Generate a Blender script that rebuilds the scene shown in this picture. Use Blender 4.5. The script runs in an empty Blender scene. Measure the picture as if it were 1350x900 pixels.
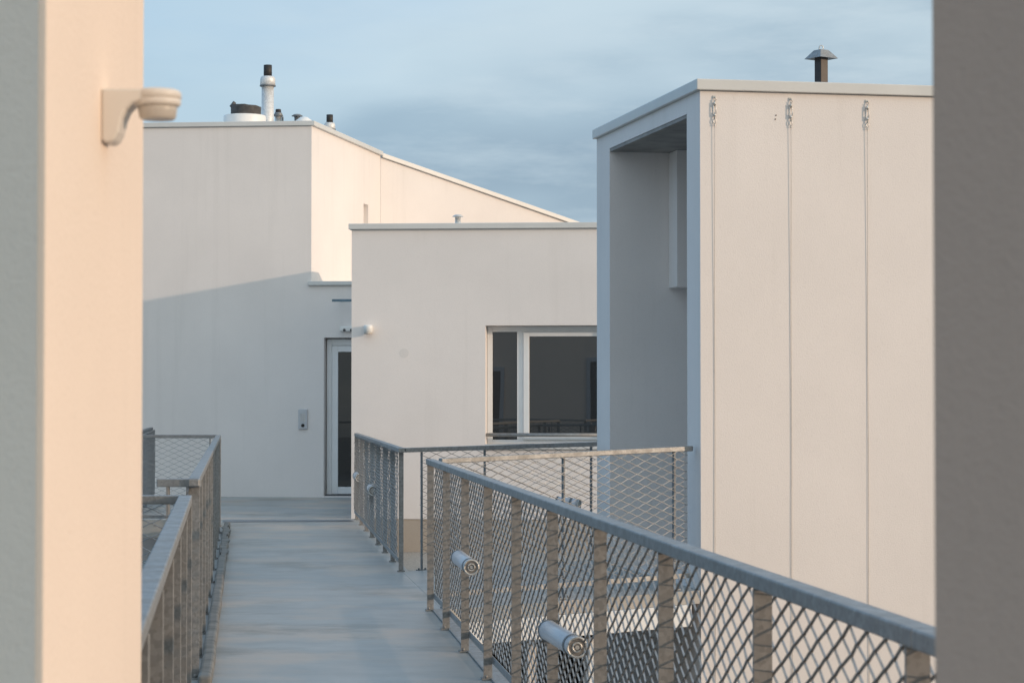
import bpy, bmesh, math, random
from mathutils import Vector, Matrix

random.seed(7)
R = math.radians
scene = bpy.context.scene
COL = scene.collection

# ------------------------------------------------------------------ materials
def new_mat(name):
    m = bpy.data.materials.new(name); m.use_nodes = True
    nt = m.node_tree
    return m, nt, nt.nodes['Principled BSDF']

def N(nt, typ, **kw):
    n = nt.nodes.new(typ)
    for k, v in kw.items():
        if k.startswith('i_'):
            key = k[2:].replace('_', ' ')
            n.inputs[key].default_value = v
        else:
            setattr(n, k, v)
    return n

def ramp(nt, fac, stops):
    r = nt.nodes.new('ShaderNodeValToRGB')
    e = r.color_ramp.elements
    while len(e) < len(stops): e.new(0.5)
    for el, (p, c) in zip(e, stops):
        el.position = p
        el.color = (c[0], c[1], c[2], 1) if not isinstance(c, (int, float)) else (c, c, c, 1)
    nt.links.new(fac, r.inputs['Fac'])
    return r.outputs['Color']

def coords(nt, scale=(1, 1, 1)):
    g = nt.nodes.new('ShaderNodeNewGeometry')
    mp = nt.nodes.new('ShaderNodeMapping')
    mp.inputs['Scale'].default_value = scale
    nt.links.new(g.outputs['Position'], mp.inputs['Vector'])
    return mp.outputs['Vector']

def noise(nt, vec, scale, detail=4, rough=0.55):
    n = nt.nodes.new('ShaderNodeTexNoise')
    n.inputs['Scale'].default_value = scale
    n.inputs['Detail'].default_value = detail
    n.inputs['Roughness'].default_value = rough
    nt.links.new(vec, n.inputs['Vector'])
    return n.outputs['Fac']

def mixc(nt, a, b, fac, mode='MIX'):
    m = nt.nodes.new('ShaderNodeMix'); m.data_type = 'RGBA'; m.blend_type = mode
    for s, v in ((m.inputs[6], a), (m.inputs[7], b)):
        if isinstance(v, tuple): s.default_value = (*v, 1) if len(v) == 3 else v
        else: nt.links.new(v, s)
    if isinstance(fac, (int, float)): m.inputs[0].default_value = fac
    else: nt.links.new(fac, m.inputs[0])
    return m.outputs[2]

def bump(nt, bsdf, h, strength, dist, prev=None):
    b = nt.nodes.new('ShaderNodeBump')
    b.inputs['Strength'].default_value = strength
    b.inputs['Distance'].default_value = dist
    nt.links.new(h, b.inputs['Height'])
    if prev: nt.links.new(prev, b.inputs['Normal'])
    nt.links.new(b.outputs['Normal'], bsdf.inputs['Normal'])
    return b.outputs['Normal']

def plaster(name, col, grain=0.5, streaks=0.4):
    m, nt, b = new_mat(name)
    v = coords(nt)
    fine = noise(nt, v, 95, 3, 0.65)
    big = noise(nt, v, 0.7, 5, 0.6)
    drip = noise(nt, coords(nt, (5.0, 5.0, 0.22)), 1.0, 5, 0.65)
    c = mixc(nt, tuple(x * 0.955 for x in col), tuple(min(1, x * 1.03) for x in col),
             ramp(nt, big, [(0.32, 0.0), (0.7, 1.0)]))
    c = mixc(nt, c, tuple(x * k for x, k in zip(col, (0.86, 0.86, 0.85))),
             mixc(nt, (0, 0, 0), (streaks,) * 3, ramp(nt, drip, [(0.54, 0.0), (0.74, 1.0)])))
    c = mixc(nt, c, (0.86, 0.86, 0.86), mixc(nt, (0, 0, 0), (grain, grain, grain),
             ramp(nt, fine, [(0.25, 1.0), (0.48, 0.0)])), 'MULTIPLY')
    nt.links.new(c, b.inputs['Base Color'])
    b.inputs['Roughness'].default_value = 0.92
    n1 = bump(nt, b, fine, 0.5, 0.003)
    wav = noise(nt, v, 1.6, 2, 0.5)
    bump(nt, b, wav, 0.15, 0.010, n1)
    return m

def steel(name, col=(0.33, 0.335, 0.335), metallic=0.55, rough=0.5, brown=0.5):
    m, nt, b = new_mat(name)
    v = coords(nt)
    sp = nt.nodes.new('ShaderNodeTexVoronoi'); sp.inputs['Scale'].default_value = 70
    nt.links.new(v, sp.inputs['Vector'])
    nz = noise(nt, v, 9, 5, 0.65)
    nz2 = noise(nt, coords(nt, (1, 1, 0.35)), 22, 4, 0.6)
    c = mixc(nt, tuple(x * 0.72 for x in col), tuple(x * 1.15 for x in col), sp.outputs['Color'])
    c = mixc(nt, c, tuple(x * y for x, y in zip(col, (0.86, 0.77, 0.67))),
             mixc(nt, (0, 0, 0), (brown,) * 3, ramp(nt, nz, [(0.40, 0.0), (0.68, 1.0)])))
    c = mixc(nt, c, tuple(x * 0.6 for x in col),
             mixc(nt, (0, 0, 0), (0.5,) * 3, ramp(nt, nz2, [(0.55, 0.0), (0.75, 1.0)])))
    nt.links.new(c, b.inputs['Base Color'])
    b.inputs['Metallic'].default_value = metallic
    nt.links.new(ramp(nt, nz, [(0.3, rough - 0.1), (0.7, rough + 0.15)]), b.inputs['Roughness'])
    bump(nt, b, nz2, 0.15, 0.002)
    return m

def simple(name, col, rough=0.5, metallic=0.0, var=0.12, nscale=14):
    m, nt, b = new_mat(name)
    nz = noise(nt, coords(nt), nscale, 4, 0.6)
    c = mixc(nt, tuple(x * (1 - var) for x in col), tuple(min(1, x * (1 + var)) for x in col),
             ramp(nt, nz, [(0.3, 0.0), (0.7, 1.0)]))
    nt.links.new(c, b.inputs['Base Color'])
    b.inputs['Roughness'].default_value = rough
    b.inputs['Metallic'].default_value = metallic
    bump(nt, b, nz, 0.06, 0.002)
    return m

def deck_mat():
    m, nt, b = new_mat('deck_membrane')
    v = coords(nt)
    streak = noise(nt, coords(nt, (1.0, 2.0, 1)), 1.5, 9, 0.66)
    blot = noise(nt, v, 0.9, 5, 0.6)
    dirt = noise(nt, coords(nt, (0.8, 1.1, 1)), 0.8, 8, 0.72)
    grain = noise(nt, v, 130, 2, 0.5)
    c = mixc(nt, (0.30, 0.31, 0.30), (0.375, 0.38, 0.365), ramp(nt, streak, [(0.36, 0.0), (0.66, 1.0)]))
    c = mixc(nt, c, (0.49, 0.415, 0.35), mixc(nt, (0, 0, 0), (0.9,) * 3, ramp(nt, blot, [(0.48, 0.0), (0.64, 1.0)])))
    c = mixc(nt, c, (0.15, 0.145, 0.12), mixc(nt, (0, 0, 0), (0.55,) * 3, ramp(nt, dirt, [(0.53, 0.0), (0.66, 1.0)])))
    fin = noise(nt, coords(nt, (1.6, 14.0, 1)), 2.4, 6, 0.7)
    c = mixc(nt, c, (0.62, 0.63, 0.62), mixc(nt, (0, 0, 0), (0.20,) * 3, ramp(nt, fin, [(0.50, 0.0), (0.70, 1.0)])), 'MULTIPLY')
    sp = noise(nt, coords(nt, (1.0, 1.8, 1)), 7.0, 7, 0.75)
    c = mixc(nt, c, (0.12, 0.11, 0.09), mixc(nt, (0, 0, 0), (0.8,) * 3, ramp(nt, sp, [(0.64, 0.0), (0.72, 1.0)])))
    nt.links.new(c, b.inputs['Base Color'])
    nt.links.new(ramp(nt, blot, [(0.3, 0.34), (0.7, 0.55)]), b.inputs['Roughness'])
    n1 = bump(nt, b, grain, 0.10, 0.002)
    bump(nt, b, streak, 0.06, 0.006, n1)
    return m

def glass_mat(name, tint=(0.012, 0.013, 0.014), refl=0.16, gc=0.87):
    m, nt, b = new_mat(name)
    b.inputs['Base Color'].default_value = (*tint, 1)
    b.inputs['Roughness'].default_value = 0.25
    gl = nt.nodes.new('ShaderNodeBsdfGlossy'); gl.inputs['Roughness'].default_value = 0.008
    gl.inputs['Color'].default_value = (gc, gc, gc, 1)
    wob = noise(nt, coords(nt), 1.1, 1, 0.4)
    bp = nt.nodes.new('ShaderNodeBump'); bp.inputs['Strength'].default_value = 0.04; bp.inputs['Distance'].default_value = 0.02
    nt.links.new(wob, bp.inputs['Height']); nt.links.new(bp.outputs['Normal'], gl.inputs['Normal'])
    mx = nt.nodes.new('ShaderNodeMixShader')
    fr = nt.nodes.new('ShaderNodeFresnel'); fr.inputs['IOR'].default_value = 1.5
    ad = nt.nodes.new('ShaderNodeMath'); ad.operation = 'ADD'; ad.use_clamp = True
    ad.inputs[1].default_value = refl - 0.04
    nt.links.new(fr.outputs[0], ad.inputs[0]); nt.links.new(ad.outputs[0], mx.inputs[0])
    nt.links.new(b.outputs[0], mx.inputs[1]); nt.links.new(gl.outputs[0], mx.inputs[2])
    nt.links.new(mx.outputs[0], nt.nodes['Material Output'].inputs['Surface'])
    return m

CREAM = (0.785, 0.735, 0.70)
M = {
    'kerb': simple('kerb_mortar', (0.20, 0.19, 0.172), 0.8, 0, 0.35, 6),
    'patch': plaster('repair_patch', (0.715, 0.675, 0.64), 0.5),
    'reflector': simple('lamp_reflector', (0.30, 0.28, 0.26), 0.3, 0.5, 0.1, 10),
    'plaster': plaster('cream_plaster', CREAM),
    'plaster_jamb': plaster('cream_plaster_jamb', (0.83, 0.69, 0.575), 0.35),
    'plaster_shaded': plaster('shade_toned_plaster', (0.68, 0.635, 0.575), 0.3),  # left wall end's plaster, greyed to put shade into its camera side
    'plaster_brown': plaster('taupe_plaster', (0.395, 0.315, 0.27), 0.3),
    'plinth': plaster('beige_plinth', (0.43, 0.375, 0.315), 0.6, 0.7),
    'soffit': simple('board_concrete', (0.30, 0.28, 0.26), 0.9, 0, 0.25, 3.5),
    'coping': simple('white_coated_metal', (0.62, 0.62, 0.60), 0.42, 0.0, 0.04, 3),
    'frame': simple('white_window_plastic', (0.75, 0.76, 0.76), 0.38, 0, 0.03, 4),
    'galv': steel('galvanised_steel'),
    'galv_post': steel('weathered_galvanised_steel', (0.285, 0.28, 0.27), 0.3, 0.55, 0.30),
    'galv_dark': steel('dull_galvanised_steel', (0.22, 0.235, 0.245), 0.4, 0.55, 0.2),
    'wire': steel('galvanised_wire', (0.31, 0.315, 0.315), 0.55, 0.40, 0.3),
    'stainless': steel('stainless_steel', (0.66, 0.65, 0.62), 0.45, 0.35, 0.05),
    'rope': simple('steel_rope', (0.50, 0.47, 0.43), 0.5, 0.2, 0.08, 20),
    'glass': glass_mat('window_glass'),
    'glass_door': glass_mat('door_glass', (0.006, 0.008, 0.010), 0.04, 0.7),
    'deck': deck_mat(),
    'gravel': simple('roof_gravel', (0.36, 0.33, 0.29), 0.95, 0, 0.35, 40),
    'terrace': simple('grey_terrace_screed', (0.20, 0.215, 0.205), 0.85, 0, 0.3, 2.5),
    'ground': simple('dark_paving', (0.10, 0.10, 0.095), 0.9, 0, 0.3, 1.5),
    'dark_wall': simple('dark_brown_cladding', (0.022, 0.017, 0.013), 1.0, 0, 0.25, 5),
    'black': simple('black_flue_paint', (0.022, 0.018, 0.016), 0.55, 0, 0.3, 20),
    'brown_pipe': simple('dark_brown_pipe', (0.030, 0.020, 0.015), 0.5, 0, 0.3, 20),
    'white': simple('white_plastic', (0.78, 0.77, 0.74), 0.4, 0, 0.04, 8),
    'sensor': simple('cream_sensor_plastic', (0.70, 0.64, 0.57), 0.45, 0, 0.03, 8),
    'lens': simple('milky_sensor_lens', (0.52, 0.47, 0.41), 0.3, 0, 0.05, 8),
    'flue': steel('pale_flue_steel', (0.72, 0.72, 0.71), 0.25, 0.42, 0.12),
    'duct': simple('dark_ribbed_duct', (0.085, 0.082, 0.08), 0.6, 0.0, 0.3, 12),
    'lamp_body': simple('white_lamp_tube', (0.58, 0.58, 0.60), 0.3, 0.0, 0.04, 10),
    'grey_plastic': simple('grey_panel_plastic', (0.52, 0.53, 0.55), 0.4, 0.0, 0.05, 10),
    'dark_key': simple('dark_key_plastic', (0.05, 0.05, 0.055), 0.35, 0, 0.1, 10),
    'blue_bar': simple('blue_grey_metal', (0.12, 0.19, 0.24), 0.4, 0.3, 0.1, 10),
}

# ------------------------------------------------------------------ mesh helpers
class MB:
    """collects shapes in one bmesh"""
    def __init__(s): s.bm = bmesh.new()
    def poly(s, pts):
        return s.bm.faces.new([s.bm.verts.new(p) for p in pts])
    def prism(s, pts2, z0, z1):
        """pts2 anticlockwise; z0/z1 floats or lists"""
        n = len(pts2)
        zb = z0 if isinstance(z0, (list, tuple)) else [z0] * n
        zt = z1 if isinstance(z1, (list, tuple)) else [z1] * n
        b = [s.bm.verts.new((p[0], p[1], z)) for p, z in zip(pts2, zb)]
        t = [s.bm.verts.new((p[0], p[1], z)) for p, z in zip(pts2, zt)]
        s.bm.faces.new(t); s.bm.faces.new(b[::-1])
        for i in range(n):
            j = (i + 1) % n
            s.bm.faces.new((b[i], b[j], t[j], t[i]))
        return s
    def box(s, a, b, F=None, slope=0.0):
        """box from a to b in frame F(x,y)->(X,Y)"""
        F = F or (lambda x, y: (x, y))
        xs = [(a[0], a[1]), (b[0], a[1]), (b[0], b[1]), (a[0], b[1])]
        lo = [a[2] + slope * x for x, y in xs]; hi = [b[2] + slope * x for x, y in xs]
        return s.prism([F(x, y) for x, y in xs], lo, hi)
    def tube(s, p, q, r0, r1=None, n=16, caps=True):
        r1 = r0 if r1 is None else r1
        p, q = Vector(p), Vector(q)
        d = (q - p).normalized()
        up = Vector((0, 0, 1)) if abs(d.z) < 0.95 else Vector((1, 0, 0))
        a = d.cross(up).normalized(); b = a.cross(d)
        A = []; B = []
        for i in range(n):
            t = 2 * math.pi * i / n
            o = a * math.cos(t) + b * math.sin(t)
            A.append(s.bm.verts.new(p + o * r0)); B.append(s.bm.verts.new(q + o * r1))
        for i in range(n):
            j = (i + 1) % n
            f = s.bm.faces.new((A[i], A[j], B[j], B[i])); f.smooth = True
        if caps:
            s.bm.faces.new(A[::-1]); s.bm.faces.new(B)
        return s
    def path(s, pts, r, n=5, closed=False):
        pts = [Vector(p) for p in pts]
        rings = []
        m = len(pts)
        for k, p in enumerate(pts):
            if closed: d = pts[(k + 1) % m] - pts[k - 1]
            else: d = pts[min(k + 1, m - 1)] - pts[max(k - 1, 0)]
            d.normalize()
            up = Vector((0, 0, 1)) if abs(d.z) < 0.97 else Vector((1, 0, 0))
            a = d.cross(up).normalized(); b = a.cross(d)
            rings.append([s.bm.verts.new(p + (a * math.cos(2 * math.pi * i / n) + b * math.sin(2 * math.pi * i / n)) * r) for i in range(n)])
        for k in range(m if closed else m - 1):
            P, Q = rings[k], rings[(k + 1) % m]
            for i in range(n):
                j = (i + 1) % n
                f = s.bm.faces.new((P[i], P[j], Q[j], Q[i])); f.smooth = True
        if not closed:
            s.bm.faces.new(rings[0][::-1]); s.bm.faces.new(rings[-1])
        return s
    def lathe(s, c, prof, n=28):
        rings = []
        for r, z in prof:
            rings.append([s.bm.verts.new((c[0] + r * math.cos(2 * math.pi * i / n), c[1] + r * math.sin(2 * math.pi * i / n), c[2] + z)) for i in range(n)])
        for P, Q in zip(rings, rings[1:]):
            for i in range(n):
                j = (i + 1) % n
                f = s.bm.faces.new((P[i], P[j], Q[j], Q[i])); f.smooth = True
        s.bm.faces.new(rings[0][::-1]); s.bm.faces.new(rings[-1])
        return s
    def build(s, name, mat, parent=None, bevel=0.0, seg=2, local=False, loc=None):
        bm = s.bm
        bmesh.ops.recalc_face_normals(bm, faces=bm.faces)
        if parent is not None and not local:
            P = parent
            off = Vector((0, 0, 0))
            while P is not None:
                off += P.location; P = P.parent
            bmesh.ops.translate(bm, verts=bm.verts, vec=-off)
        me = bpy.data.meshes.new(name)
        bm.to_mesh(me); bm.free()
        me.materials.append(M[mat] if isinstance(mat, str) else mat)
        o = bpy.data.objects.new(name, me)
        COL.objects.link(o)
        o.parent = parent
        if loc is not None: o.location = loc
        if bevel:
            md = o.modifiers.new('bevel', 'BEVEL'); md.width = bevel; md.segments = seg
            md.limit_method = 'ANGLE'; md.angle_limit = R(40)
        return o

def tag(o, label=None, cat=None, group=None, kind=None):
    if label: o['label'] = label
    if cat: o['category'] = cat
    if group: o['group'] = group
    if kind: o['kind'] = kind
    return o

def thing(name, loc, label, cat, group=None, rz=0.0):
    o = bpy.data.objects.new(name, None); COL.objects.link(o)
    o.empty_display_size = 0.2
    o.location = loc; o.rotation_euler = (0, 0, rz)
    return tag(o, label, cat, group)

def frame2(org, u):
    """2D frame: x along u, y to the left of u"""
    ux, uy = u; l = math.hypot(ux, uy); ux /= l; uy /= l
    return lambda x, y: (org[0] + ux * x - uy * y, org[1] + uy * x + ux * y)

GZ = -6.5   # courtyard ground far below the footbridge

# ------------------------------------------------------------------ setting
g = MB(); g.poly([(-400, -400, GZ), (400, -400, GZ), (400, 400, GZ), (-400, 400, GZ)])
tag(g.build('ground', 'ground'), kind='structure')

def XL(y): return -0.169 - 0.1174 * y      # inner edge of the left kerb
def XR(y): return 1.293 - 0.1138 * y       # centre line of the right railings

d = MB()
d.prism([(XL(-2) - .14, -2), (XR(-2) + .10, -2), (XR(28.9) + .10, 28.9), (XL(28.9) - .14, 28.9)], -0.22, 0.0)
tag(d.build('path', 'deck'), kind='structure')
d = MB()   # landing in front of the entrance, a small step higher
d.prism([(-6.2, 28.9), (XR(28.9) + .10, 28.9), (-1.5, 35.45), (-6.2, 35.9)], -0.22, 0.0035)
tag(d.build('landing_path', 'deck'), kind='structure')
M['dark_strip'] = simple('dark_blue_strip', (0.13, 0.16, 0.19), 0.35, 0, 0.15, 3)
d = MB(); d.poly([(XL(28.4) - .1, 28.40, .005), (XR(28.6) - .02, 28.55, .005), (XR(28.9) - .02, 28.895, .005), (XL(28.9) - .1, 28.895, .005)])  # flat dark blue-grey strip across the deck, just before the landing
tag(d.build('strip_path', 'dark_strip'), kind='structure')
d = MB()   # ramped branch to the loggia on the right
bx = [(-0.50, 16.62), (1.44, 17.50), (0.80, 20.80), (-0.98, 20.32)]
d.prism(bx, [-.10, -.03, -.03, -.10], [.002, .07, .07, .002])
tag(d.build('branch_path', 'deck'), kind='structure')
d = MB()   # branch going off to the left between the two left railings
d.prism([(-8, 10.45), (XL(10.45) - .145, 10.45), (XL(12.45) - .145, 12.45), (-8, 12.45)], -0.22, -0.004)
tag(d.build('side_path', 'deck'), kind='structure')

k = MB()
n = 40
prev = None
for i in range(n):
    y0 = 4.05 + (27.3 - 4.05) * i / n; y1 = 4.05 + (27.3 - 4.05) * (i + 1) / n
    w0 = .004 * math.sin(i * 2.1); w1 = .004 * math.sin((i + 1) * 2.1)
    if 10.5 < (y0 + y1) / 2 < 12.4: continue
    k.prism([(XL(y0) - .075 + w0, y0), (XL(y0) + w0, y0), (XL(y1) + w1, y1), (XL(y1) - .075 + w1, y1)], .001, .065)
bmesh.ops.remove_doubles(k.bm, verts=k.bm.verts, dist=.0005)
tag(k.build('kerb', 'kerb', bevel=.02, seg=3), kind='structure')

t = MB(); t.prism([(-14, 12.6), (XL(12.6) - .2, 12.6), (XL(28.8) - .2, 28.8), (-14, 28.8)], -0.75, -0.50)
tag(t.build('lower_terrace', 'terrace'), kind='structure')
t = MB(); t.prism([(XR(21.3) + .12, 21.3), (9, 22.6), (9, 29.0), (XR(28.9) + .12, 29.15)], -0.8, -0.42)
tag(t.build('lower_roof', 'gravel'), kind='structure')

# ------------------------------------------------------------------ house at the far left (tall, with the entrance)
C = (-3.135, 35.5); dL = (0.995, -0.1)
FL = frame2(C, dL)                              # x to the right along the front, y into the house
eL = (0.183, 0.983)
D = (C[0] + eL[0] * 4.5, C[1] + eL[1] * 4.5)
house = thing('white_house', (C[0], C[1], 0), 'tall white house at the footbridge end with roof flues and a glazed entrance', 'house')
w = MB()
P_back = (D[0] - 9, D[1] + 0.9)
P_left = FL(-9, 0)
Wt = 5.80
w.prism([C, D, P_back, P_left][::1], GZ, Wt) if False else None
# tall volume, with the front wall flush and a slit window recessed in the side
s0, s1 = 3.30, 3.62; zs0, zs1 = 3.72, 4.86
def S(s, inn=0.0):                              # point on the side wall, inn = depth into the house
    return (C[0] + eL[0] * s - eL[1] * inn, C[1] + eL[1] * s + eL[0] * inn)
w.prism([P_left, C, S(s0), S(s0, 1.2), FL(-9, 3)], GZ, Wt)
w.prism([S(s0, 1.2), S(s1, 1.2), S(4.5), P_back, FL(-9, 3)][0:0] or [S(s1), S(4.5), P_back, S(s1, 1.2)], GZ, Wt)
w.prism([S(s0), S(s1), S(s1, 1.2), S(s0, 1.2)], zs1, Wt)
w.prism([S(s0), S(s1), S(s1, 1.2), S(s0, 1.2)], GZ, zs0)
w.prism([S(s0, .14), S(s1, .14), S(s1, 1.2), S(s0, 1.2)], zs0, zs1)
# low entrance volume to the right of the corner, round the door opening
dt0, dt1, dz = 0.203, 1.30, 2.487
w.box((0.0, 0.0, GZ), (dt0, 3.2, 3.30), FL)
w.box((dt1, 0.0, GZ), (4.6, 3.2, 3.30), FL)
w.box((dt0, 0.0, dz), (dt1, 3.2, 3.30), FL)
w.box((dt0, 0.0, GZ), (dt1, 3.2, 0.024), FL)
w.box((dt0, 0.22, 0.024), (dt1, 3.2, dz), FL)
w.build('wall', 'plaster', house)
# rear wing with the falling roof line
Fw = frame2(D, (0.857, 0.515))
w = MB()
sl = -0.255
w.prism([Fw(0.004, 0), Fw(7, 0), Fw(7, .35), Fw(0.004, .35)], GZ, [5.77, 5.77 + sl * 7, 5.77 + sl * 7, 5.77])
w.build('wing_wall', 'plaster', house)
cp = MB()
cp.prism([Fw(.02, -.05), Fw(7, -.05), Fw(7, .40), Fw(.02, .40)], [5.772, 5.772 + sl * 7, 5.772 + sl * 7, 5.772], [5.85, 5.85 + sl * 7, 5.85 + sl * 7, 5.85])
cp.build('wing_coping', 'coping', house, bevel=.006)
cp = MB()
a0 = FL(-9, -.04); a1 = (C[0] + .045, C[1] - .045); a2 = (D[0] + .05, D[1] - .012)
b0 = FL(-9, .32); b1 = (C[0] - .28, C[1] + .36); b2 = (D[0] - .30, D[1])
cp.prism([a0, a1, b1, b0], Wt + .002, Wt + .075)
cp.prism([a1, a2, b2, b1], Wt + .002, Wt + .075)
bmesh.ops.remove_doubles(cp.bm, verts=cp.bm.verts, dist=.0005)
cp.build('coping', 'coping', house, bevel=.006)
cp = MB(); cp.box((-.045, -.05, 3.302), (4.6, .30, 3.365), FL)
cp.build('entrance_coping', 'coping', house, bevel=.006)
r = MB(); r.prism([FL(-8.7, .34), (C[0] - .30, C[1] + .38), (D[0] - .32, D[1] - .1), (P_back[0] + .3, P_back[1])], 5.4, 5.70)
# roof surface sits inside the parapet; it only carries the flues
door = MB()
door.box((dt0 + .02, .150, .03), (dt0 + .10, .215, dz - .02), FL)
door.box((dt1 - .10, .150, .03), (dt1 - .02, .215, dz - .02), FL)
door.box((dt0 + .10, .150, dz - .12), (dt1 - .10, .215, dz - .02), FL)
dr = door.build('door', 'frame', house, bevel=.006)
lf = MB()
for a, b, z0, z1 in ((dt0 + .104, dt0 + .20, .05, dz - .124), (dt1 - .20, dt1 - .104, .05, dz - .124),
                     (dt0 + .20, dt1 - .20, .05, .16), (dt0 + .20, dt1 - .20, dz - .22, dz - .124)):
    lf.box((a, .130, z0), (b, .190, z1), FL)
lf.build('door_leaf', 'frame', dr, bevel=.005)
MB().box((dt0 + .20, .155, .16), (dt1 - .20, .170, dz - .22), FL).build('pane', 'glass_door', dr)
MB().box((dt0 + .02, .02, .0245), (dt1 - .02, .128, .046), FL).build('threshold', 'dark_key', dr, bevel=.004)
hd = MB(); hx, hy = FL(dt1 - .15, .10); hd.tube((hx, hy, 1.0), (hx, hy, 1.3), .012)
hd.build('handle', 'stainless', dr)

# ------------------------------------------------------------------ middle house with the window
m0 = (-2.06, 29.2); FM = frame2(m0, (0.997, -0.08))
mid = thing('white_house', (m0[0], m0[1], 0), 'low flat roofed white house with the wide dark window behind the mesh railings', 'house')
w = MB()
wt0, wt1, wz0, wz1 = 1.726, 3.62, 0.93, 2.47
ZM = 3.705
w.box((0, 0, 0.0), (wt0, 6.05, ZM), FM)
w.box((wt1, 0, 0.0), (5.6, 6.05, ZM), FM)
w.box((wt0, 0, wz1), (wt1, 6.05, ZM), FM)
w.box((wt0, 0, 0.0), (wt1, 6.05, wz0), FM)
w.box((wt0, .42, wz0), (wt1, 6.05, wz1), FM)
w.build('wall', 'plaster', mid)
MB().box((0.004, 0.012, GZ), (5.6, 6.04, -0.002), FM).build('plinth', 'plinth', mid)
MB().box((-.035, -.045, ZM + .002), (5.64, 6.09, ZM + .075), FM).build('coping', 'coping', mid, bevel=.006)
m = MB(); m.tube((*FM(.68, -.0015), 2.12), (*FM(.68, .002), 2.12), .060, n=28)
m.build('repair_patch', 'patch', mid)
fr = MB()
gy0, gy1 = .215, .285
fr.box((wt0 + .004, gy0, wz0 + .03), (wt0 + .07, gy1, wz1 - .004), FM)
fr.box((wt1 - .07, gy0, wz0 + .03), (wt1 - .004, gy1, wz1 - .004), FM)
fr.box((wt0 + .07, gy0, wz1 - .075), (wt1 - .07, gy1, wz1 - .004), FM)
fr.box((wt0 + .07, gy0, wz0 + .03), (wt1 - .07, gy1, wz0 + .08), FM)
fr.box((2.115, gy0, wz0 + .08), (2.195, gy1, wz1 - .075), FM)
win = fr.build('window', 'frame', mid, bevel=.005)
sf = MB()   # opening sash on the right
q0, q1, y0, y1 = 2.197, wt1 - .072, .190, .270
sf.box((q0, y0, wz0 + .082), (q0 + .075, y1, wz1 - .077), FM)
sf.box((q1 - .075, y0, wz0 + .082), (q1, y1, wz1 - .077), FM)
sf.box((q0 + .075, y0, wz1 - .135), (q1 - .075, y1, wz1 - .077), FM)
sf.box((q0 + .075, y0, wz0 + .082), (q1 - .075, y1, wz0 + .14), FM)
sf.build('sash', 'frame', win, bevel=.005)
MB().box((wt0 + .07, .245, wz0 + .08), (2.115, .262, wz1 - .075), FM).build('pane', 'glass', win)
MB().box((q0 + .075, .228, wz0 + .14), (q1 - .075, .245, wz1 - .135), FM).build('pane', 'glass', win)
MB().box((wt0 - .03, -.05, wz0 - .036), (wt1 + .03, -.003, wz0 + .004), FM).build('sill', 'coping', win, bevel=.006)
MB().box((wt0 + .003, -.003, wz0 + .002), (wt1 - .003, .213, wz0 + .028), FM).build('inner_sill', 'coping', win, bevel=.004)
gr = MB(); p = FM(wt0 + .005, .06); q = FM(wt1 - .005, .06)
gr.tube((*p, 1.075), (*q, 1.075), .024)
gr.build('guard_bar', 'galv', win)

# ------------------------------------------------------------------ block with the loggia, right
A = (1.45, 17.5); FB = frame2(A, (0.98, 0.2))
blk = thing('white_house', (A[0], A[1], 0), 'white block on the right with deep open loggia and vertical steel cables on its front', 'house')
ZB = 3.912; LU = 7.0
w = MB()
j0, j1, zo = .372, 2.88, 3.745
w.box((0, 0, GZ), (LU, j0, ZB), FB)
w.box((0, j1, GZ), (LU, 3.367, ZB), FB)
w.box((0, j0, zo + .03), (LU, j1, ZB), FB)
w.box((0, j0, GZ), (LU, j1, .05), FB)
w.box((2.4, j0, .05), (LU, j1, zo + .03), FB)
w.build('wall', 'plaster', blk)
MB().box((.004, j0 + .003, zo), (2.396, j1 - .003, zo + .027), FB).build('ceiling', 'soffit', blk)
MB().box((.546, 2.60, 2.53), (2.39, j1 - .002, zo - .003), FB).build('hanging_box', 'plaster', blk)
c = MB()
c.box((-.035, -.035, ZB + .002), (LU + .03, 3.40, ZB + .088), FB)
c.build('coping', 'coping', blk, bevel=.007)
M['hole'] = simple('rusty_hole', (0.14, 0.10, 0.075), 0.8)
h = MB()
for qx, qz in ((.612, 3.735), (.607, 3.705)):
    px, py = FB(qx, -.004)
    h.tube((px, py, qz), (*FB(qx, .006), qz), .0055, n=10)
h.build('drill_hole', 'hole', blk)

# ------------------------------------------------------------------ foreground wall ends
wl = thing('plaster_wall', (-.65, 3.5, 0), 'sunlit cream wall end at the left edge carrying the motion sensor', 'wall')
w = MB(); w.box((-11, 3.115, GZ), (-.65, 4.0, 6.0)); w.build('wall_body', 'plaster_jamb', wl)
w = MB(); w.box((-11, 3.1115, GZ), (-.6505, 3.1148, 6.0)); w.build('shaded_face', 'plaster_shaded', wl)
for xa, xb, zb_, zt_ in ((-5.3, -4.28, .02, 2.3), (-2.25, -.95, .02, 2.5)):
    m = MB()
    m.box((xa, 4.001, zb_), (xa + .09, 4.05, zt_)); m.box((xb - .09, 4.001, zb_), (xb, 4.05, zt_)); m.box((xa + .09, 4.001, zt_ - .09), (xb - .09, 4.05, zt_))
    f = m.build('window', 'grey_plastic', wl)
    MB().box((xa + .09, 4.001, zb_), (xb - .09, 4.02, zt_ - .09)).build('pane', 'dark_key', f)
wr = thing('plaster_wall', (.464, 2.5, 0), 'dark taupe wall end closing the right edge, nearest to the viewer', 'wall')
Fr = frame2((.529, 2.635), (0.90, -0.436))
w = MB(); w.box((0, -.15, GZ), (9, 0.0, 6.0), Fr); w.build('wall_body', 'plaster_brown', wr)

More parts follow.
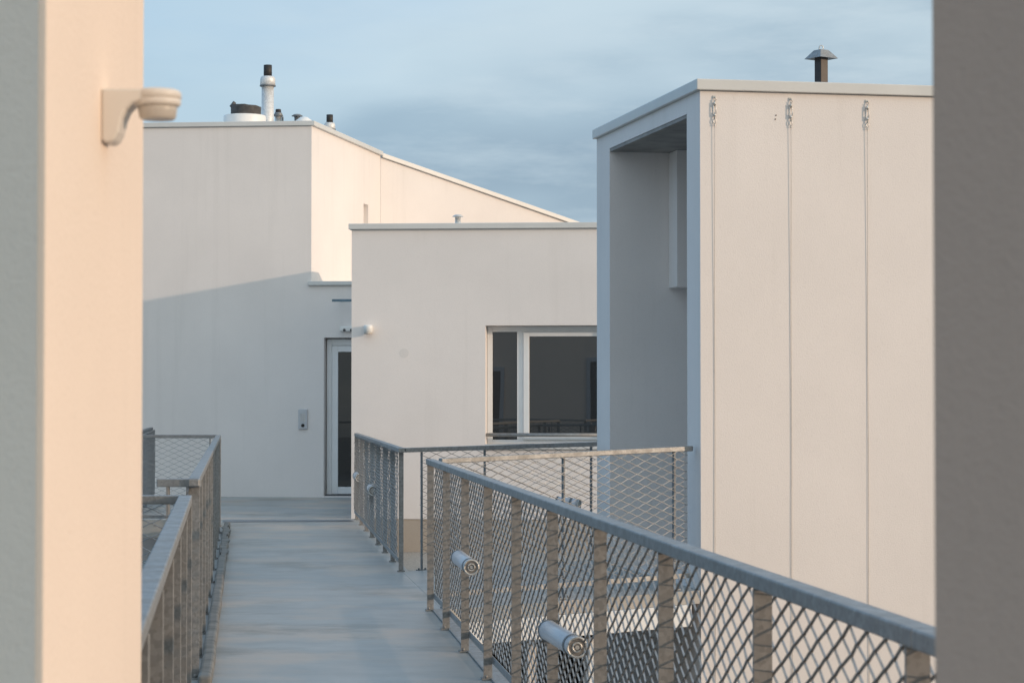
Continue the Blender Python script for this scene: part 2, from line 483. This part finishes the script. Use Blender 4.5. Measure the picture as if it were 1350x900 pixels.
# ------------------------------------------------------------------ railings
PW, PH = 0.145, 0.064
def wire_mesh(L, z0, z1, y, slope, seed, hwid=.0042, hth=.0011, x0=0.0):
    """expanded metal: flat strands standing on edge, two diagonal families joined at knots"""
    rnd = random.Random(seed)
    b = MB(); hw, hh = PW / 2, PH / 2
    NI = int((L - x0) / hw); NJ = int((z1 - z0) / hh); hh = (z1 - z0) / NJ
    jit = {}
    def node(i, j):
        if (i, j) not in jit: jit[(i, j)] = (rnd.gauss(0, .0018), rnd.gauss(0, .0007), rnd.gauss(0, .0012))
        dx, dz, dy = jit[(i, j)]
        x = x0 + i * hw + dx
        return x, y + dy + .004 * math.sin(i * .21 + j * .13 + seed), z0 + j * hh + dz + slope * x
    def ribbon(pts, fam):
        rings = []
        m = len(pts)
        for k, p in enumerate(pts):
            a, c = pts[max(k - 1, 0)], pts[min(k + 1, m - 1)]
            dx, dz = c[0] - a[0], c[2] - a[2]; l = math.hypot(dx, dz)
            nx, nz = -dz / l, dx / l
            tz = .35 * hwid                                  # strand leans a little
            rings.append([b.bm.verts.new((p[0] + sx * nx * hth, p[1] + sy * hwid, p[2] + sx * nz * hth - sy * tz)) for sx, sy in ((-1, -1), (1, -1), (1, 1), (-1, 1))])
        for P, Q in zip(rings, rings[1:]):
            for q in range(4):
                r_ = (q + 1) % 4
                b.bm.faces.new((P[q], P[r_], Q[r_], Q[q]))
        b.bm.faces.new(rings[0][::-1]); b.bm.faces.new(rings[-1])
    for fam in (1, -1):
        starts = []
        for i in range(NI + 1):
            for j in range(NJ + 1):
                if (i + j) % 2: continue
                pi, pj = i - 1, j - fam
                if pi < 0 or pj < 0 or pj > NJ: starts.append((i, j))
        for (i, j) in starts:
            pts = []
            while i <= NI and 0 <= j <= NJ:
                x, yy, z = node(i, j)
                pts.append((x - .006, yy, z - .0014 * fam)); pts.append((x + .006, yy, z + .0014 * fam))
                i += 1; j += fam
            if len(pts) >= 4: ribbon(pts, fam)
    return b

_post = {}
def post_mesh(kind, w, h, zb, th=.012):
    key = (kind, w, h, zb, th)
    if key not in _post:
        b = MB(); b.box((-th / 2, -w / 2, zb), (th / 2, w / 2, h))
        o = b.build('post', kind, None, bevel=.0025)
        f = MB(); f.box((-.045, -w / 2 - .012, zb - .012), (.045, w / 2 + .012, zb - .0005))
        for sx in (-.03, .03):
            f.tube((sx, -.012, zb), (sx, -.012, zb + .016), .008, n=8)
        fo = f.build('foot_plate', kind, None, bevel=.002)
        _post[key] = (o.data, fo.data)
        bpy.data.objects.remove(o); bpy.data.objects.remove(fo)
    return _post[key]

def railing(label, p0, p1, posts, z0=1.1, z1=1.1, hand=(.06, .04), side=-1, mesh=True, post='galv_post',
            pw=.055, zb=.012, hmat='galv', seed=1, joints=(), bottom=True, th=.012, prot=0.0, hwid=.0022, hth=.0015, mx0=0.0, angle=False):
    """p0->p1; side = +1 mesh on the left of travel, -1 on the right"""
    L = math.hypot(p1[0] - p0[0], p1[1] - p0[1]); ang = math.atan2(p1[1] - p0[1], p1[0] - p0[0])
    slope = (z1 - z0) / L
    root = thing('mesh_railing', (p0[0], p0[1], 0), label, 'railing', 'galvanised mesh railings', ang)
    hw, hh = hand
    cuts = [-.03] + sorted(joints) + [L + .03]
    hb = MB()
    for a, b in zip(cuts, cuts[1:]):
        hb.box((a + (.0015 if a > 0 else 0), -hw / 2, z0 - hh), (b - (.0015 if b < L else 0), hw / 2, z0), slope=slope)
    ho = hb.build('handrail', hmat, root, bevel=.005, seg=2, local=True)
    if joints:
        for a in joints:
            jb = MB(); jb.box((a - .05, -hw / 2 + .006, z0 - hh + .006), (a + .05, hw / 2 - .006, z0 - .006), slope=slope)
            jb.build('joint_sleeve', 'galv_dark', ho, local=True)
    pm, fm = post_mesh(post, pw, 1.058, zb, th)
    for x in posts:
        o = bpy.data.objects.new('post', pm); COL.objects.link(o); o.parent = root
        o.location = (x, 0, slope * x - (1.1 - z0)); o.rotation_euler = (0, R(random.uniform(-.25, .25)), R(prot + random.uniform(-1.5, 1.5)))
        f = bpy.data.objects.new('foot_plate', fm); COL.objects.link(f); f.parent = o
    if bottom:
        bb = MB(); bb.box((0, side * (pw / 2 + .002), .085 + z0 - 1.1), (L, side * (pw / 2 + .010), .125 + z0 - 1.1), slope=slope)
        bb.build('bottom_rail', hmat, root, bevel=.002, local=True)
    if angle:
        bb = MB(); bb.box((0, side * .012, .003), (L, side * .095, .012)); bb.build('base_angle', 'galv', root, bevel=.003, local=True)
    if mesh:
        off = side * (pw / 2 + .010)
        wm = wire_mesh(L, .135 + z0 - 1.1, z0 - hh + .006, off, slope, seed, hwid, hth, mx0)
        wm.build('wire_mesh', 'wire', root, local=True)
    return root

def lin(a, b, n): return [a + (b - a) * i / (n - 1) for i in range(n)]

# near railing on the right, running towards the viewer
ys = [16.57 - 1.348 * i for i in range(0, 12)]
pA = (XR(16.6), 16.6); pB = (XR(2.4), 2.4)
LA = math.hypot(pB[0] - pA[0], pB[1] - pA[1])
kf = LA / (16.6 - 2.4)
near = railing('long mesh railing along the right side of the footbridge, running up to the viewer', pA, pB,
               [(16.6 - y) * kf for i, y in enumerate(ys) if y > 2.6], side=1, seed=3,
               joints=[3.95, 9.3, 12.3], hwid=.0034, hth=.0011, pw=.048, angle=True)
# far stretch of the same side, by the middle house
pC = (XR(29.0) + .03, 29.0); pD = (XR(20.28) + .03, 20.28)
LC = math.hypot(pD[0] - pC[0], pD[1] - pC[1])
railing('short mesh railing starting at the low house corner, two tube lamps on it', pC, pD,
        [.05] + [i * LC / 7 for i in range(1, 7)] + [LC - .03], side=-1, seed=4, joints=[3.4], pw=.042, hwid=.0022, hth=.0012)
# the two rails of the branch ramp
pE = (-.93, 20.33); pF = (.80, 20.90)
railing('dark topped mesh railing on the far side of the branch ramp, under the wide window', pE, pF, [.13, .72, 1.74], 1.100, 1.143,
        side=1, post='galv_dark', pw=.036, seed=5, bottom=False, mx0=.13)
pG = (-.50, 16.72); pH = (1.36, 17.60)
railing('mesh railing on the near side of the branch ramp, ending against the loggia jamb', pG, pH, [.03, .98, 1.93], 1.103, 1.173,
        side=-1, post='galv_dark', pw=.036, seed=6)
# left side
def XH(y): return -.19 - .125 * y
pI = (XH(4.05), 4.05); pJ = (XH(10.35), 10.35)
LI = math.hypot(pJ[0] - pI[0], pJ[1] - pI[1]); kI = LI / 6.3
railing('left handrail and flat posts nearest the viewer, emerging from behind the sunlit wall', pI, pJ,
        [(y - 4.05) * kI for y in (4.68, 5.75, 6.85, 7.95, 9.1, 10.3)], side=1, seed=7, pw=.06, th=.02, prot=-6.5)
railing('mesh railing turning off to the left at the end of the nearest left handrail', (XH(10.35) - .02, 10.37), (-4.2, 10.45), [1.1, 2.4],
        side=-1, seed=8, pw=.05)
pK = (-1.745, 12.5); pL = (-3.545, 27.5)
LK = math.hypot(pL[0] - pK[0], pL[1] - pK[1]); kK = LK / 15.0
railing('long left railing of weathered flat posts leading to the far landing', pK, pL,
        [.05] + [(y - 12.5) * kK for y in (13.6, 14.95, 16.3, 17.7, 19.1, 20.5, 21.9, 23.3, 24.7, 26.1)] + [LK - .04],
        side=1, seed=9, pw=.06, th=.02, prot=-6.5, joints=[5.2, 9.6])
railing('stub of railing with one post returning left at the start of the long left railing', (-1.74, 12.52), (-1.92, 12.525), [.15], side=-1, seed=10,
        mesh=False, bottom=False, pw=.055, hand=(.06, .045))
railing('thin topped mesh railing spanning the far landing before the tall house wall', (-3.60, 27.62), (-6.4, 27.72), [.06, 1.4, 2.75],
        side=-1, seed=11, post='galv_dark', hmat='galv_dark', pw=.036)
railing('dark railing end standing against the tall house wall at far left', (-5.50, 34.7), (-4.90, 29.6), [.03, 1.3, 2.6, 3.9],
        side=1, seed=12, post='galv_dark', hmat='galv_dark', pw=.10)

# ------------------------------------------------------------------ tube lamps on the railings
def lamp(back, front, rad, label):
    b, f = Vector(back), Vector(front)
    ax = (f - b).normalized()
    root = thing('tube_lamp', back, label, 'lamp', 'tube lamps on the railings')
    m = MB(); L = (f - b).length
    m.tube(b + ax * .012, f - ax * .09, rad, n=28)
    body = m.build('lamp_body', 'lamp_body', root, bevel=.003)
    m = MB(); m.tube(b - ax * .004, b + ax * .011, rad * 1.07, n=28); m.build('back_cap', 'galv_dark', root, bevel=.003)
    m = MB(); m.tube(f - ax * .089, f - ax * .072, rad * 1.05, n=28); m.build('collar', 'galv_dark', root, bevel=.002)
    # front: metal rim with a recessed reflector and glass knob
    m = MB(); m.tube(f - ax * .071, f - ax * .012, rad * .97, n=28); m.build('glass_sleeve', 'lamp_body', root)
    m = MB()
    up = Vector((0, 0, 1)); a = ax.cross(up).normalized(); c = a.cross(ax)
    ring = lambda r, dd: [f + ax * dd + (a * math.cos(2 * math.pi * i / 28) + c * math.sin(2 * math.pi * i / 28)) * r for i in range(28)]
    m.path(ring(rad * .92, -.004), rad * .12, 8, True)
    m.build('rim', 'stainless', root)
    m = MB(); m.tube(f - ax * .0115, f - ax * .006, rad * .84, n=28); rf = m.build('reflector', 'reflector', root)
    m = MB(); m.path(ring(rad * .42, -.004), rad * .09, 8, True); m.tube(f - ax * .0055, f + ax * .002, rad * .2, n=16)
    m.build('bulb_holder', 'stainless', root)
    m = MB(); m.box((b.x - .02, b.y - .012, b.z - rad - .012), (b.x + .02, b.y + .012, b.z - rad * .8)); m.build('bracket', 'galv_dark', root)
    return root
lamp((.154, 9.74, .552), (.262, 9.15, .543), .043, 'largest white tube lamp, low on the near right railing posts')
lamp((-.322, 13.77, .580), (-.232, 13.05, .575), .045, 'white tube lamp on the near right railing, further back beside the deck')
lamp((XR(25.2) + .02, 25.2, .55), (XR(24.45) + .0, 24.45, .55), .052, 'white tube lamp with dark round end on the short far railing')
lamp((XR(28.3) + .0, 28.3, .58), (XR(27.6) + .0, 27.6, .58), .050, 'small tube lamp beside the white wall corner on the short far railing')
lamp((.40, 20.25, .62), (.60, 20.18, .60), .050, 'bluish tube lamp on the branch ramp, peeking over the near handrail')

# ------------------------------------------------------------------ columns and dark storey below the branch ramp
def column(x, y, lab):
    t = thing('steel_column', (x, y, GZ), lab, 'column', 'white columns below the branch ramp')
    Fk = frame2((x, y), (.9, .436))
    m = MB(); m.box((-.04, -.04, GZ + .02), (.04, .04, -.28), Fk); m.build('shaft', 'frame', t, bevel=.006)
    m = MB(); m.box((x - .09, y - .09, GZ), (x + .09, y + .09, GZ + .0198)); m.build('base_plate', 'galv', t)
column(.60, 17.40, 'white column under the branch ramp seen through the near mesh, beside the bigger lamp')
column(.14, 17.95, 'white column under the branch ramp seen through the near mesh, left of the bigger lamp')
beam = MB(); Fb = frame2((-.47, 16.64), (1.94, .86))
beam.box((0, 0.0, -.27), (2.02, .14, -.102), Fb, slope=.033)
bt = beam.build('ramp_beam', 'frame', None, bevel=.005)
tag(bt, 'pale edge beam carrying the branch ramp, lit by the sun behind the near mesh', 'beam')
lo = thing('lower_storey', (1, 21.5, GZ), 'dark lower storey under the branch ramp with tall black windows', 'house')
MB().prism([(-.95, 20.90), (4, 21.75), (4, 22.05), (-.95, 21.2)], GZ, -.14).build('wall', 'dark_wall', lo)
for x0, x1 in ((-.7, .35), (.5, 1.6)):
    Fz = frame2((-.95, 20.90), (4.95, .85))
    m = MB()
    m.box((x0 + 1, -.05, -3.2), (x0 + 1.06, -.003, -1.0), Fz); m.box((x1 + .94, -.05, -3.2), (x1 + 1, -.003, -1.0), Fz)
    m.box((x0 + 1.06, -.05, -1.06), (x1 + .94, -.003, -1.0), Fz)
    f = m.build('window', 'dark_wall', lo)
    MB().box((x0 + 1.06, -.02, -3.2), (x1 + .94, -.004, -1.06), Fz).build('pane', 'dark_wall', f)

# ------------------------------------------------------------------ sensors, intercom
def motion_sensor(org, s, label, flip=False):
    """bracket on a wall; org on the wall, arm grows along +X"""
    x, y, z = org
    root = thing('motion_sensor', org, label, 'sensor')
    prof = [(0, 0), (.105, 0), (.112, -.006), (.112, -.018), (.066, -.021), (.052, -.026), (.042, -.036), (.035, -.052), (.030, -.075), (.022, -.090), (.010, -.094), (0, -.090)]
    b = MB()
    f0 = [b.bm.verts.new((x + p[0] * s, y - .034 * s, z + p[1] * s)) for p in prof]
    f1 = [b.bm.verts.new((x + p[0] * s, y + .034 * s, z + p[1] * s)) for p in prof]
    b.bm.faces.new(f0); b.bm.faces.new(f1[::-1])
    for i in range(len(prof)):
        j = (i + 1) % len(prof); b.bm.faces.new((f0[i], f1[i], f1[j], f0[j]))
    b.build('bracket', 'sensor', root, bevel=.006 * s, seg=3)
    hd = MB(); c = (x + .092 * s, y, z)
    hd.lathe(c, [(.034 * s, .0015 * s), (.039 * s, -.001 * s), (.041 * s, -.005 * s), (.041 * s, -.014 * s), (.0395 * s, -.0145 * s), (.0395 * s, -.016 * s), (.0405 * s, -.0165 * s), (.0395 * s, -.025 * s), (.036 * s, -.027 * s)])
    head = hd.build('sensor_head', 'sensor', root)
    ln = MB(); ln.lathe(c, [(.0345 * s, -.0275 * s), (.0335 * s, -.034 * s), (.0315 * s, -.047 * s), (.028 * s, -.050 * s)])
    ln.build('lens', 'lens', root)
    return root
motion_sensor((-.65, 3.62, 2.030), .92, 'cream motion sensor on a curved bracket, fixed to the sunlit wall end at left')

def wall_sensor(org, label):
    x, y, z = org
    root = thing('motion_sensor', org, label, 'sensor')
    MB().box((x - .045, y - .03, z - .045), (x + .045, y - .002, z + .045)).build('mount', 'white', root, bevel=.012, seg=3)
    m = MB(); m.lathe((x, y - .075, z), [(.044, -.05), (.056, -.042), (.058, .026), (.054, .042), (.042, .048)]); m.build('sensor_head', 'white', root)
    m = MB(); m.lathe((x, y - .078, z), [(.046, -.070), (.052, -.0505)]); m.build('lens', 'lens', root)
sx, sy = FM(.20, 0)
wall_sensor((sx + .02, sy, 2.43), 'small round white sensor on the corner of the low house')

sx, sy = FL(.62, 0)
tw = thing('twin_spotlight', (sx, sy, 2.63), 'small white wall light with two dark eyes above the entrance door', 'wall light')
MB().box((sx - .16, sy - .07, 2.58), (sx + .16, sy - .002, 2.66)).build('housing', 'white', tw, bevel=.02, seg=3)
for o in (-.09, .02):
    m = MB(); m.tube((sx + o, sy - .075, 2.60), (sx + o, sy - .069, 2.60), .022); m.build('lamp_lens', 'dark_key', tw)
sx, sy = FL(.72, 0)
cn = thing('door_canopy_bar', (sx, sy, 3.05), 'thin blue grey metal bar jutting from the wall above the entrance', 'bar')
MB().box((sx - .36, sy - .35, 3.03), (sx + .5, sy - .32, 3.07)).build('edge_bar', 'blue_bar', cn, bevel=.004)
for o in (-.25, .40):
    MB().box((sx + o, sy - .319, 3.04), (sx + o + .02, sy - .002, 3.06)).build('arm', 'blue_bar', cn)

sx, sy = FL(-.125, 0)
ic = thing('intercom', (sx, sy, 1.2), 'grey intercom panel with keypad and round camera beside the entrance door', 'intercom')
MB().box((sx - .07, sy - .035, 1.06), (sx + .07, sy - .002, 1.375)).build('panel', 'grey_plastic', ic, bevel=.012, seg=3)
kp = MB()
for i in range(3):
    for j in range(4):
        kp.box((sx - .036 + i * .027, sy - .040, 1.185 + j * .032), (sx - .018 + i * .027, sy - .0352, 1.205 + j * .032))
kp.build('keypad', 'stainless', ic)
m = MB(); m.tube((sx, sy - .042, 1.12), (sx, sy - .0352, 1.12), .027, n=24); m.build('camera_lens', 'black', ic)

# ------------------------------------------------------------------ cables on the block front
def cable(q, lab):
    px, py = FB(q, 0)
    root = thing('wire_cable', (px, py, 3.9), lab, 'cable', 'steel cables on the block front')
    F = lambda a, o: (*FB(q + a, -o), )
    P = lambda a, o, z: Vector((*FB(q + a, -o), z))
    m = MB(); m.path([P(0, .0025, 3.865), P(0, .012, 3.865), P(.006, .016, 3.858), P(.012, .019, 3.845), P(.004, .019, 3.832), P(-.006, .017, 3.84)], .0045, 8)
    m.tube(P(0, .003, 3.865), P(0, .008, 3.865), .012, n=12)
    m.build('hook', 'stainless', root)
    m = MB()
    for s in (-1, 1): m.path([P(0, .016, 3.815), P(.011 * s, .016, 3.800), P(.012 * s, .016, 3.735), P(0, .016, 3.72)], .0042, 6)
    m.tube(P(0, .016, 3.84), P(0, .016, 3.79), .005); m.tube(P(0, .016, 3.745), P(0, .016, 3.69), .005)
    m.tube(P(0, .016, 3.822), P(0, .016, 3.804), .011); m.tube(P(0, .016, 3.731), P(0, .016, 3.713), .011)
    m.build('turnbuckle', 'stainless', root)
    m = MB(); m.path([P(.010 * math.cos(t), .016, 3.676 + .020 * math.sin(t)) for t in [2 * math.pi * i / 14 for i in range(14)]], .004, 6, True)
    m.build('thimble', 'stainless', root)
    m = MB()
    for zz in (3.645,): m.box(tuple(P(-.009, .022, zz)), tuple(P(.009, .018, zz + .014))) if False else m.tube(P(-.007, .016, zz), P(.007, .016, zz), .005, n=8)
    m.build('rope_clamp', 'stainless', root)
    m = MB(); m.path([P(.0015 * math.sin(i * 1.3 + q * 9), .015 - .008 * min(1, i / 3) + .0008 * math.sin(i), 3.662 - i * .42) for i in range(16)], .0023, 6)
    m.build('rope', 'rope', root)
    return root
cable(.112, 'steel cable with turnbuckle on the block front, nearest to the loggia corner')
cable(.729, 'middle of the three steel cables, just right of two drill holes')
cable(1.355, 'rightmost of the three steel cables, nearest the dark foreground wall')

# ------------------------------------------------------------------ roof furniture
def rb(px, py, Y): return ((px - 675) / 3000 * Y, Y, 1.54 + (525 - py) / 3000 * Y)
# drum and ribbed duct
c = (-4.38, 37.2)
dm = thing('roof_drum', (*c, 5.6), 'white round drum curb on the tall house roof with the dark duct on it', 'roof curb')
m = MB(); m.lathe((*c, 0), [(.345, 5.35), (.345, 6.15), (.34, 6.165), (.20, 6.165)], 48); m.build('drum', 'white', dm)
du = thing('ribbed_duct', (c[0] + .02, c[1], 6.167), 'dark ribbed flexible duct coiled on the white roof drum', 'duct')
m = MB(); prof = []
for i in range(8):
    z = 6.167 + i * .022
    prof += [(.238, z), (.25, z + .006), (.25, z + .014), (.238, z + .0205)]
prof += [(.22, 6.345)]
m.lathe((c[0] + .02, c[1], 0), prof, 44)
for v in m.bm.verts:                               # sagging, uneven coil
    kk = (v.co.z - 6.167)
    v.co.z += kk * (.10 * math.cos((v.co.x - c[0]) * 6 + 1.8) - .05) + .006 * math.sin(v.co.x * 30 + v.co.y * 17) * (kk > .02)
m.build('coil', 'duct', du)
m = MB(); m.tube((c[0] - .22, c[1] - .06, 6.30), (c[0] - .16, c[1] - .05, 6.385), .03); m.build('loose_end', 'duct', du)

def flue(px, Y, r, zb, zt, rc, zc, rbk, zk, label):
    x = (px - 675) / 3000 * Y
    t = thing('flue_pipe', (x, Y, zb), label, 'flue')
    m = MB(); m.lathe((x, Y, 0), [(r, zb), (r, zt)], 32); m.build('pipe', 'flue', t)
    m = MB(); m.lathe((x, Y, 0), [(r + .003, zt - .012), (rc, zt - .008), (rc, zc - .05), (rc * .92, zc - .02), (rc * .80, zc)], 32); m.build('collar', 'flue', t)
    m = MB(); m.lathe((x, Y, 0), [(rc + .008, zt - .014), (rc + .008, zt + .004)], 32); m.build('clamp_band', 'galv_dark', t)
    m = MB(); m.lathe((x, Y, 0), [(rbk, zc - .03), (rbk, zk), (rbk * .9, zk + .002), (rbk * .85, zk - .06)], 28); m.build('terminal', 'black', t)
    return t
flue(352, 38.2, .103, 5.4, 6.80, .127, 6.955, .070, 7.145, 'tallest flue on the roof, pale pipe with black tip')
flue(434, 38.5, .085, 5.4, 6.10, .095, 6.21, .056, 6.345, 'short flue with black tip near the sloping corner of the tall house roof')
x, Y = (366 - 675) / 3000 * 38.6, 38.6
t = thing('vent_pipe', (x, Y, 5.5), 'slim steel vent pipe just right of the tallest flue', 'vent')
m = MB(); m.lathe((x, Y, 0), [(.052, 5.4), (.052, 6.33)], 24); m.build('pipe', 'stainless', t)
m = MB(); m.lathe((x, Y, 0), [(.058, 6.325), (.085, 6.335), (.06, 6.39), (.052, 6.40)], 24); m.build('rain_collar', 'galv_dark', t)
m = MB(); m.lathe((x, Y, 0), [(.048, 6.40), (.048, 6.44), (.04, 6.452)], 24); m.build('cap', 'black', t)
m = MB(); m.tube((x + .075, Y - .02, 5.4), (x + .075, Y - .02, 6.32), .018); m.build('side_pipe', 'galv_dark', t)

def mushroom(px, Y, zb, z, r, lab, steel='galv_dark'):
    x = (px - 675) / 3000 * Y
    t = thing('roof_vent', (x, Y, zb), lab, 'vent')
    m = MB(); m.lathe((x, Y, 0), [(r * .5, zb), (r * .5, z - r * .55)], 20); m.build('pipe', steel, t)
    m = MB()
    for i in range(4):
        a = i * math.pi / 2 + .4
        m.tube((x + r * .5 * math.cos(a), Y + r * .5 * math.sin(a), z - r * .7), (x + r * .5 * math.cos(a), Y + r * .5 * math.sin(a), z - r * .3), r * .06, n=6)
    m.build('strut', steel, t)
    m = MB(); m.lathe((x, Y, 0), [(r, z - r * .40), (r * 1.02, z - r * .34), (r * .55, z - r * .05), (r * .12, z)], 24); m.build('cowl', steel, t)
    return t
mushroom(391, 38.4, 5.4, 6.345, .095, 'grey mushroom vent on the tall house roof, left of the roof corner')
mushroom(603.5, 31.0, 3.6, 4.045, .075, 'small round vent peeking above the low house parapet', 'stainless')
x, Y = (400 - 675) / 3000 * 37.9, 37.9
t = MB(); t.lathe((x, Y, 0), [(.17, 5.4), (.17, 6.08), (.15, 6.16), (.06, 6.23), (.01, 6.235)], 28)
tag(t.build('roof_dome', 'white', None), 'white domed roof cap beside the mushroom vent', 'roof cap')

# chimney on the block
x, Y = (1084 - 675) / 3000 * 20.0, 20.0
t = thing('chimney', (x, Y, 3.9), 'dark brown square chimney pipe with sloped metal hood on the right block', 'chimney')
Fc = frame2((x, Y), (math.cos(R(35)), math.sin(R(35))))
MB().box((-.042, -.042, 3.85), (.042, .042, 4.545), Fc).build('pipe', 'brown_pipe', t, bevel=.004)
m = MB()
z0, z1 = 4.530, 4.607; a, b = .105, .045
lo4 = [m.bm.verts.new((*Fc(sx * a, sy * a), z0)) for sx, sy in ((-1, -1), (1, -1), (1, 1), (-1, 1))]
hi4 = [m.bm.verts.new((*Fc(sx * b, sy * b), z1)) for sx, sy in ((-1, -1), (1, -1), (1, 1), (-1, 1))]
in4 = [m.bm.verts.new((*Fc(sx * (a - .006), sy * (a - .006)), z0 + .001)) for sx, sy in ((-1, -1), (1, -1), (1, 1), (-1, 1))]
ih4 = [m.bm.verts.new((*Fc(sx * .044, sy * .044), z1 - .012)) for sx, sy in ((-1, -1), (1, -1), (1, 1), (-1, 1))]
m.bm.faces.new(hi4); m.bm.faces.new(ih4[::-1])
for i in range(4):
    j = (i + 1) % 4
    m.bm.faces.new((lo4[i], lo4[j], hi4[j], hi4[i])); m.bm.faces.new((in4[j], in4[i], ih4[i], ih4[j])); m.bm.faces.new((lo4[j], lo4[i], in4[i], in4[j]))
m.build('hood', 'galv', t)
m = MB(); m.path([(x + .018 * math.cos(q), Y, z1 + .02 + .022 * math.sin(q)) for q in [2 * math.pi * i / 20 for i in range(20)]], .005, 7, True)
m.build('lifting_ring', 'stainless', t)

# ------------------------------------------------------------------ light
AZ, EL = R(24.0), R(9.0)
sdir = Vector((math.cos(AZ) * math.cos(EL), -math.sin(AZ) * math.cos(EL), math.sin(EL)))
sun = bpy.data.lights.new('sun', 'SUN'); sun.energy = 2.08; sun.angle = R(0.9); sun.color = (1.0, 0.735, 0.53)
so = bpy.data.objects.new('sun', sun); COL.objects.link(so)
so.rotation_euler = (-sdir).to_track_quat('-Z', 'Y').to_euler()

wd = bpy.data.worlds.new('World'); scene.world = wd; wd.use_nodes = True
nt = wd.node_tree
bg = nt.nodes['Background']
sky = nt.nodes.new('ShaderNodeTexSky'); sky.sky_type = 'NISHITA'; sky.sun_disc = False
sky.sun_elevation = EL; sky.sun_rotation = math.pi / 2 + AZ
sky.altitude = 200; sky.air_density = 1.0; sky.dust_density = 1.0; sky.ozone_density = 1.2
SKY = 0.10
L = nt.links.new
def math_(op, x, y=None, clamp=False):
    m = nt.nodes.new('ShaderNodeMath'); m.operation = op; m.use_clamp = clamp
    for i, v in enumerate((x, y)):
        if v is None: continue
        if isinstance(v, (int, float)): m.inputs[i].default_value = v
        else: L(v, m.inputs[i])
    return m.outputs[0]
tc = nt.nodes.new('ShaderNodeTexCoord')
vec = tc.outputs['Generated']
sep = nt.nodes.new('ShaderNodeSeparateXYZ'); L(vec, sep.inputs[0])
def cloud(scale, loc, sc, det, rough=0.55):
    mp = nt.nodes.new('ShaderNodeMapping'); mp.inputs['Scale'].default_value = scale; mp.inputs['Location'].default_value = loc
    mp.inputs['Rotation'].default_value = (0, R(-12), 0)
    L(vec, mp.inputs['Vector'])
    return noise(nt, mp.outputs['Vector'], sc, det, rough)
big = cloud((1, 1, 3.2), (2.3, 0, 0.4), 3.6, 3, .5)
mid_ = cloud((1, 1, 3.6), (0.7, 1.3, 0.2), 9.0, 6, .55)
wisp = cloud((1, 1, 4.5), (4.1, 0.3, 1.1), 17.0, 6, .6)
pert = math_('ADD', math_('MULTIPLY', math_('SUBTRACT', big, .5), .30), math_('MULTIPLY', math_('SUBTRACT', mid_, .5), .06))
elev = math_('ADD', math_('ADD', sep.outputs['Z'], math_('MULTIPLY', sep.outputs['X'], -.20)), pert)
lay = ramp(nt, elev, [(0.0, (.42, .50, .585)), (.075, (.42, .515, .615)), (.115, (.52, .62, .71)), (.145, (.70, .785, .85)), (.175, (.79, .865, .915)), (.40, (.59, .76, .98)), (1.0, (.40, .62, .92))])
# thin paler veil and soft grey patches
lay = mixc(nt, lay, (.82, .87, .91), math_('MULTIPLY', ramp(nt, wisp, [(.46, 0.0), (.74, 1.0)]), .45))
lay = mixc(nt, lay, (.50, .61, .72), math_('MULTIPLY', ramp(nt, mid_, [(.50, 0.0), (.80, 1.0)]), .22))
# brighter, warmer sky towards the low sun
dp = nt.nodes.new('ShaderNodeVectorMath'); dp.operation = 'DOT_PRODUCT'
L(vec, dp.inputs[0]); dp.inputs[1].default_value = (0.80, -0.60, 0.0)
side = ramp(nt, math_('MULTIPLY', math_('ADD', dp.outputs['Value'], 1.0), .5), [(0.0, (.34, .62, .84)), (.2, (.80, .90, .96)), (.55, (1.18, 1.18, 1.11)), (1.0, (2.25, 1.85, 1.38))])
lay = mixc(nt, lay, side, 1.0, 'MULTIPLY')
lay = mixc(nt, lay, (1 / SKY,) * 3, 1.0, 'MULTIPLY')
for n_ in nt.nodes:
    if n_.type == 'MIX': n_.clamp_result = False; n_.clamp_factor = True
full = mixc(nt, sky.outputs['Color'], lay, 0.88)
L(full, bg.inputs['Color'])
bg.inputs['Strength'].default_value = SKY

# ------------------------------------------------------------------ camera
cam = bpy.data.cameras.new('camera'); co = bpy.data.objects.new('camera', cam); COL.objects.link(co)
cam.lens = 80.0; cam.sensor_width = 36.0
co.location = (0, 0, 1.54); co.rotation_euler = (R(90 + 1.432), 0, 0)
cam.clip_start = 0.05; cam.clip_end = 2000
cam.dof.use_dof = True; cam.dof.focus_distance = 21.0; cam.dof.aperture_fstop = 11.0
scene.camera = co

vs = scene.view_settings
vs.view_transform = 'Standard'; vs.look = 'None'; vs.exposure = 0.0; vs.gamma = 1.0; vs.use_curve_mapping = False
